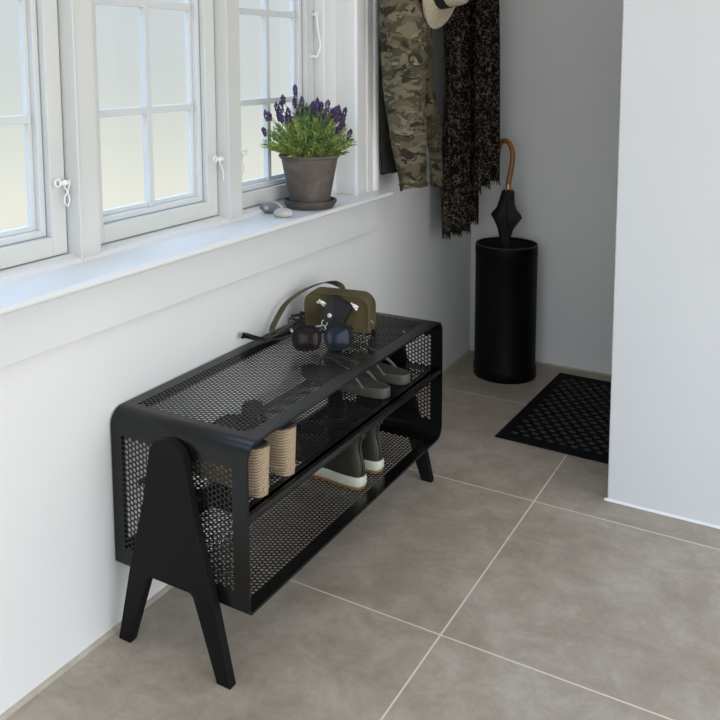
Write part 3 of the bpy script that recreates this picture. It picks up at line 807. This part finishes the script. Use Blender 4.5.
for (a_, z_) in heads:
    a_ *= 1.17; dpt = rnd.uniform(-.055, .010) if a_ > -.05 else rnd.uniform(-.065, -.035); w_ = rtv*a_ + dv*dpt
    if w_.x < -.085: w_ += Vector((-.085-w_.x, 0, 0))
    top = Vector((w_.x, w_.y, z_+.004+.5*max(0, z_-.19))); P_ = stem_path(w_.x*.35, w_.y*.35, top.x, top.y, top.z, 5)
    st_ = MB(); t = ((P_[-1]-P_[-2]).normalized()*.45+Vector((0,0,1))).normalized(); hl = rnd.uniform(.020, .029)
    for k in range(6):
        f = k/5; c = top+t*hl*(f-.75); r_h = .0062*math.sin(PI*(.18+.72*f))*rnd.uniform(.8, 1.15)
        for q_ in range(4 if k < 5 else 1):
            an = 2*PI*q_/4+k*.75+rnd.uniform(-.3, .3); s2 = Vector((math.cos(an), math.sin(an), .4))
            st_.ball(tuple(c+s2*r_h*(.8 if k < 5 else 0)), (.0027, .0027, .0034), 5, 4)
    hd = st_.build('flower_spike', M_lav, pot)
    MB().tube(P_, .0009, 3).build('flower_stem', M_leafdark, hd)
def pebble(name, m_, c, r, rz, lab, seed):
    mb = MB(); mb.ball((0,0,0), r, 28, 16)
    mb.v = [tuple(Vector(p)*(1+.10*mnoise.noise(Vector(p)*28+Vector((seed,0,0))))) for p in mb.v]
    mb.v = [(x, y, max(z, -r[2]*.80)) for x, y, z in mb.v]
    zm = min(p[2] for p in mb.v)
    mb.v = [(x, y, z-zm) for x, y, z in mb.v]
    tag(mb.build(name, m_, smooth=True, loc=(c[0], c[1], SZ+.0004), rotz=rz, angle=80), lab, 'pebble')
pebble('pebble', M_stonegrey, (-.038, 1.762), (.033, .021, .017), math.radians(25), 'larger grey pebble with pale stripes beside the lavender saucer', 3)
pebble('pebble', M_stonepale, (.018, 1.722), (.024, .017, .0125), math.radians(30), 'smaller pale cream pebble in front of the striped one', 8)

# ------------------------------------------------------------------ coat rail, jacket, hat, scarf
rack = thing('coat_rack', (WX, 2.62, 1.50), 'white wall rail with pegs holding jacket, hat and scarf', 'coat rack')
MB().box(0, .018, -.34, .36, -.035, .035).build('rail', M_trim, rack, bevel=.003)
for y in (-.28, -.10, .12, .28):
    MB().tube([(.016, y, 0), (.060, y, .004), (.072, y, .016)], [.007,.006,.009], 10).build('peg', M_trim, rack, smooth=True)

def cloth_tube(cs, n=48, seed=0, wr=.004, fold=6, open_bottom=True, zsc=1.0):
    """cs: list of (x,y,z,a,b) ellipse stations top to bottom, resampled smoothly"""
    K = smoothpts([Vector(c[:3]) for c in cs], 8); A = smoothpts([Vector((c[3], c[4], 0)) for c in cs], 8)
    rs = []
    for k, (c, r) in enumerate(zip(K, A)):
        ring = []
        for i in range(n):
            t = 2*PI*i/n
            q_ = Vector((math.cos(t)*1.3, math.sin(t)*1.3, c.z*9*zsc+seed))
            d = 1 + (wr/.04)*(mnoise.noise(q_)*.9 + .45*mnoise.noise(q_*2.3+Vector((4,4,4))))
            d += .05*math.sin(fold*t+c.z*14+seed)*wr/.004
            ring.append((c.x+r.x*d*math.cos(t), c.y+r.y*d*math.sin(t), c.z + .006*mnoise.noise(Vector((math.cos(t)*2, math.sin(t)*2, seed)))*(k == len(K)-1)))
        rs.append(ring)
    return rs
jk = thing('camouflage_jacket', (.05, 2.34, .72), 'camouflage jacket hanging beside the window casing, sleeves down', 'jacket')
jo = Vector(jk.location)
def jpart(rs, name, m_, cap1=False, cap0=True, thick=.004):
    m = MB(); m.rings(rs, cap0, cap1); m.v = [(x-jo.x, y-jo.y, z-jo.z) for x, y, z in m.v]
    o = m.build(name, m_, jk, smooth=True, angle=70)
    if thick: sd = o.modifiers.new('t', 'SOLIDIFY'); sd.thickness = thick; sd.offset = -1
    return o
rs = cloth_tube([(.030,2.32,1.50,.020,.06),(.034,2.32,1.42,.030,.100),(.034,2.315,1.2,.028,.090),(.032,2.312,1.0,.026,.086),(.031,2.312,.88,.025,.084),(.030,2.310,.776,.023,.082)], seed=4, wr=.002, fold=5)
rs[-1] = [(x, y, z+.10*max(0, (y-2.24))*.5) for x, y, z in rs[-1]]
jb = jpart(rs, 'jacket_body', M_lining, thick=.003); jb['label'] = 'dark inside of the jacket body'
rs = cloth_tube([(.070,2.27,1.47,.030,.035),(.092,2.245,1.40,.055,.070),(.100,2.215,1.27,.062,.072),(.100,2.220,1.12,.060,.066),(.100,2.232,.99,.056,.064),(.100,2.255,.87,.048,.058),(.100,2.280,.780,.0395,.050),(.100,2.290,.737,.0370,.044)], seed=1, wr=.0038)
rs[-1] = [(x, y, z - .022*(1-(x-.06)/.08) + .010) for x, y, z in rs[-1]]
s1 = jpart(rs, 'sleeve', M_camo)
rs = cloth_tube([(.050,2.43,1.45,.025,.035),(.052,2.440,1.38,.026,.048),(.054,2.445,1.2,.026,.050),(.056,2.458,1.05,.027,.048),(.058,2.484,.95,.029,.044),(.060,2.508,.885,.032,.042),(.060,2.530,.845,.022,.034),(.060,2.550,.79,.0185,.028),(.060,2.556,.706,.0175,.026)], seed=9, wr=.0055)
s2 = jpart(rs, 'sleeve', M_camo)
for (cx_, cy_, cz_, a_, b_, tl) in ((.100,2.2895,.745,.0385,.0465,.30), (.060,2.556,.716,.0185,.0275,0)):
    m = MB(); ring = [(cx_+a_*math.cos(t)-jo.x, cy_+b_*math.sin(t)-jo.y, cz_+tl*.25*a_*math.cos(t)-jo.z) for t in [2*PI*i/32 for i in range(32)]]
    m.tube(ring, .0022, 6, closed=True); m.build('cuff_seam', M_camo, jk, smooth=True)
MB().tube([(WX+.072-jo.x, 2.34-jo.y, 1.512-jo.z), (.045-jo.x, 2.345-jo.y, 1.515-jo.z), (.035-jo.x, 2.355-jo.y, 1.50-jo.z)], .003, 6).build('hanging_loop', M_lining, jk)

# hat: brim parallel to the wall, crown towards the room
hat = thing('straw_hat', (.170, 2.292, 1.328), 'pale straw hat with black band hanging between jacket and scarf', 'hat')
rs = []; n = 56
prof = [(.140,.004),(.139,.000),(.125,-.002),(.105,.002),(.088,.006),(.084,.014),(.081,.036),(.079,.060),(.074,.078),(.062,.088),(.045,.086),(.028,.078),(.012,.076)]
def hatring(r, d, g=1.0):
    out = []
    for i in range(n):
        t = 2*PI*i/n; wob = .012*math.cos(2*t)*(r-.085)/.055 if r > .085 else 0
        out.append((d*g+wob, r*.92*math.cos(t), r*math.sin(t)))
    return out
m = MB(); m.rings([hatring(r, d) for r, d in prof] + [hatring(max(r-.003, .004), d-.0035) for r, d in prof[::-1]], False, False)
m.rings([hatring(.012, .076), hatring(.002, .0755)], False, True); m.build('hat_body', M_straw, hat, smooth=True, angle=60)
m = MB(); m.rings([hatring(.0845,.010), hatring(.0862,.011), hatring(.0835,.038), hatring(.080,.038), hatring(.0845,.010)], False, False); m.build('hat_band', M_ribbon, hat, smooth=True)

# scarf
sf = thing('leopard_scarf', (.085, 2.72, .50), 'long dark leopard print scarf hanging in folds near the corner', 'scarf')
so = Vector(sf.location)
def scarf_layer(y0, y1, zt, zb, x0, amp, seed, nf, name, slope=0):
    m = MB(); NU, NV = 90, 60; rows = []
    for j in range(NV+1):
        f = j/NV; row = []
        for i in range(NU+1):
            u = i/NU
            pinch = 1-.10*(1-f)**1.5
            yy = (y0+y1)/2+((u-.5)*(y1-y0))*pinch
            ph = nf*2*PI*u+seed+.5*math.sin(3*f+seed)
            x = x0+amp*math.sin(ph)*(.6+.5*f)+.008*mnoise.noise(Vector((u*7, f*3, seed)))
            yy += .010*math.sin(ph*1.0+1.2)+.012*mnoise.noise(Vector((u*2, f*2.4, seed+5)))*f
            zz = zt+(zb+slope*u-zt)*f + (.006*mnoise.noise(Vector((u*9, 1, seed))) if j == NV else 0)
            row.append((max(x, .012)-so.x, yy-so.y, zz-so.z))
        rows.append(row)
    m.rings(rows, False, False, close=False)
    o = m.build(name, M_leopard, sf, smooth=True, angle=80)
    sd = o.modifiers.new('t', 'SOLIDIFY'); sd.thickness = .003; sd.offset = 0
    fr = MB(); rnd = random.Random(seed)
    for i in range(0, NU, 1):
        p = Vector(rows[-1][i]); d = Vector((rnd.uniform(-.3,.3), rnd.uniform(-.35,.35), -1)).normalized()
        l = rnd.uniform(.008, .018)
        fr.tube([p+Vector((0,0,.003)), p+d*l*.5, p+d*l+Vector((0, rnd.uniform(-.002,.002), 0))], [.0011,.0009,.0004], 3)
    fr.build('fringe', M_fringe, o)
scarf_layer(2.575, 2.790, 1.475, .540, .072, .018, 1.0, 2.3, 'scarf_panel', -.018)
scarf_layer(2.680, 2.925, 1.480, .556, .070, .016, 4.0, 2.2, 'scarf_panel', -.016)
scarf_layer(2.665, 2.878, 1.475, .684, .142, .020, 7.3, 2.4, 'scarf_panel', .004)

# ------------------------------------------------------------------ umbrella stand, umbrella
UX, UY = .180, 2.892
us = thing('umbrella_stand', (UX, UY, 0), 'tall black cylindrical umbrella stand in the corner', 'umbrella stand')
m = MB().lathe([(.1055,.0005),(.1075,.003),(.1075,.040),(.1060,.043),(.1045,.046),(.1045,.427),(.1055,.431),(.1055,.463),(.1040,.468),(.1015,.4685),(.0995,.466),(.0990,.02),(.02,.02)], 64)
m.build('cylinder', M_stand, us, smooth=True, angle=40)
MB().lathe([(.0985,.463),(.0983,.03)], 64, cap0=False, cap1=False).build('lining', M_standin, us, smooth=True)
MB().lathe([(.1042,.4670),(.1046,.4692),(.1030,.4704),(.1008,.4692),(.1012,.4670)], 64, cap0=False, cap1=False).build('rim', M_rim, us, smooth=True)

um = thing('umbrella', (.184, 2.892, .022), 'black umbrella with curved wooden handle standing in the umbrella stand', 'umbrella')
uo = Vector(um.location)
def U(p): return Vector(p)-uo
pts = [(.186,2.882,.664), (.188,2.882,.690), (.194,2.885,.730), (.197,2.890,.765), (.191,2.900,.795), (.176,2.912,.816), (.156,2.922,.822), (.140,2.932,.812), (.130,2.940,.790), (.128,2.942,.770)]
m = MB().tube([U(p) for p in smoothpts(pts, 6)], .0088, 12); m.build('crook_handle', M_grip, um, smooth=True)
MB().tube([U((.1855,2.882,.658)), U((.1868,2.8818,.678))], .0098, 14).build('ferrule', M_gold, um, smooth=True)
rs = []; n = 40
for z, r, lob in ((.660,.010,0),(.652,.018,.1),(.622,.021,.12),(.590,.026,.25),(.570,.034,.40),(.560,.035,.45),(.545,.030,.35),(.520,.022,.2),(.480,.014,.12),(.40,.016,.1),(.25,.016,.1),(.10,.010,.05),(.06,.005,0)):
    f = (z-.06)/.59; c = Vector((.186-.012*max(0, math.sin(PI*min(1,f)))**.6, 2.892-.010*f, z))
    ring = []
    for i in range(n):
        t = 2*PI*i/n; rr = r*(1+lob*(math.cos(4*t+.9)**3)*1.1+.06*math.sin(11*t+z*40))
        ring.append(U((c.x+rr*math.cos(t)*1.15, c.y+rr*math.sin(t), z+.010*lob*math.cos(4*t+.9))))
    rs.append(ring)
MB().rings(rs).build('folded_canopy', M_umbrella, um, smooth=True, angle=60)
MB().tube([U((.184,2.892,.065)), U((.184,2.892,.0225))], .004, 8).build('tip', M_silver, um, smooth=True)
for k in range(6):
    t = 2*PI*k/6+.4; x, y = .186+.013*math.cos(t), 2.882+.013*math.sin(t)
    MB().tube([U((x, y, .652)), U((x+.004*math.cos(t), y+.004*math.sin(t), .667))], .0016, 6).build('rib_tip', M_gold if k % 2 else M_silver, um, smooth=True)

# ------------------------------------------------------------------ door mat with studs
MX0, MX1, MY0, MY1 = .336, 1.28, 2.355, 2.975
dm = thing('door_mat', ((MX0+MX1)/2, (MY0+MY1)/2, 0), 'black studded rubber door mat reaching behind the partition wall', 'door mat', math.radians(-1.8))
w_, h_ = (MX1-MX0)/2, (MY1-MY0)/2
MB().rings([[(sx*(w_-i), sy*(h_-i), z) for sx, sy in ((-1,-1),(1,-1),(1,1),(-1,1))] for i, z in ((0,.0003),(0,.003),(.004,.0062))]).build('mat_base', M_mat, dm, bevel=.001)
st_ = MB(); r = 0; y = -h_+.045
while y < h_-.040:
    x = -w_+.045+(.0175 if r % 2 else 0)
    while x < w_-.04:
        n = 8; a_, b_ = .0095, .0068
        rs = [[(x+a_*g*math.cos(2*PI*i/n), y+b_*g*math.sin(2*PI*i/n), .006+z) for i in range(n)] for g, z in ((1.15, -.0005), (1.0, .0022), (.6, .0036))]
        st_.rings(rs, False, True); x += .035
    y += .0245; r += 1
so_ = st_.build('studs', M_matdot, dm, smooth=True, angle=60); so_['kind'] = 'stuff'

# ------------------------------------------------------------------ light
w = bpy.data.worlds.new('world'); S.world = w; w.use_nodes = True
nt = w.node_tree; bg = nt.nodes['Background']
tc = nt.nodes.new('ShaderNodeTexCoord'); sx = nt.nodes.new('ShaderNodeSeparateXYZ'); nt.links.new(tc.outputs['Generated'], sx.inputs[0])
mr = nt.nodes.new('ShaderNodeMapRange'); mr.inputs[1].default_value = -.25; mr.inputs[2].default_value = .55; nt.links.new(sx.outputs['Z'], mr.inputs[0])
cr = nt.nodes.new('ShaderNodeValToRGB'); e = cr.color_ramp.elements
e[0].position = .0; e[0].color = (.93,.92,.82,1); e[1].position = 1; e[1].color = (.42,.60,.92,1)
for p, c in ((.13, (.90,.89,.79)), (.21, (.78,.80,.73)), (.29, (.69,.73,.71)), (.40, (.67,.71,.73)), (.55, (.60,.70,.78))):
    q = e.new(p); q.color = (*c, 1)
nt.links.new(mr.outputs[0], cr.inputs[0]); nt.links.new(cr.outputs[0], bg.inputs[0]); 
ms = nt.nodes.new('ShaderNodeMapRange'); ms.inputs[1].default_value = .12; ms.inputs[2].default_value = .80; ms.inputs[3].default_value = 1.0; ms.inputs[4].default_value = 5.5
nt.links.new(sx.outputs['Z'], ms.inputs[0]); nt.links.new(ms.outputs[0], bg.inputs[1])

def area(name, loc, rot, sx_, sy_, power, col, spread=180):
    ld = bpy.data.lights.new(name, 'AREA'); ld.shape = 'RECTANGLE'; ld.size = sx_; ld.size_y = sy_; ld.energy = power; ld.color = col
    ld.spread = math.radians(spread)
    o = bpy.data.objects.new(name, ld); COL.objects.link(o); o.location = loc; o.rotation_euler = rot; return o
area('daylight_back_window', ((BX0+BX1)/2, Y0-.16, (BZ0+BZ1)/2), (math.radians(90), 0, 0), 2.1, 1.75, 23, (.97,.98,1.0))
area('unseen_side_daylight', (X1+.16, (SY0+SY1)/2, (SZ0+SZ1)/2), (0, math.radians(90), 0), 1.76, 2.4, 35, (1.0,.975,.94))  # lamp behind the unseen side opening, added for low side light

S.view_settings.view_transform = 'Standard'; S.view_settings.look = 'None'; S.view_settings.gamma = 1; S.view_settings.exposure = 0
S.view_settings.use_curve_mapping = False
S.cycles.use_denoising = True
S.cycles.max_bounces = 8; S.cycles.transparent_max_bounces = 24
S.cycles.sample_clamp_indirect = 6
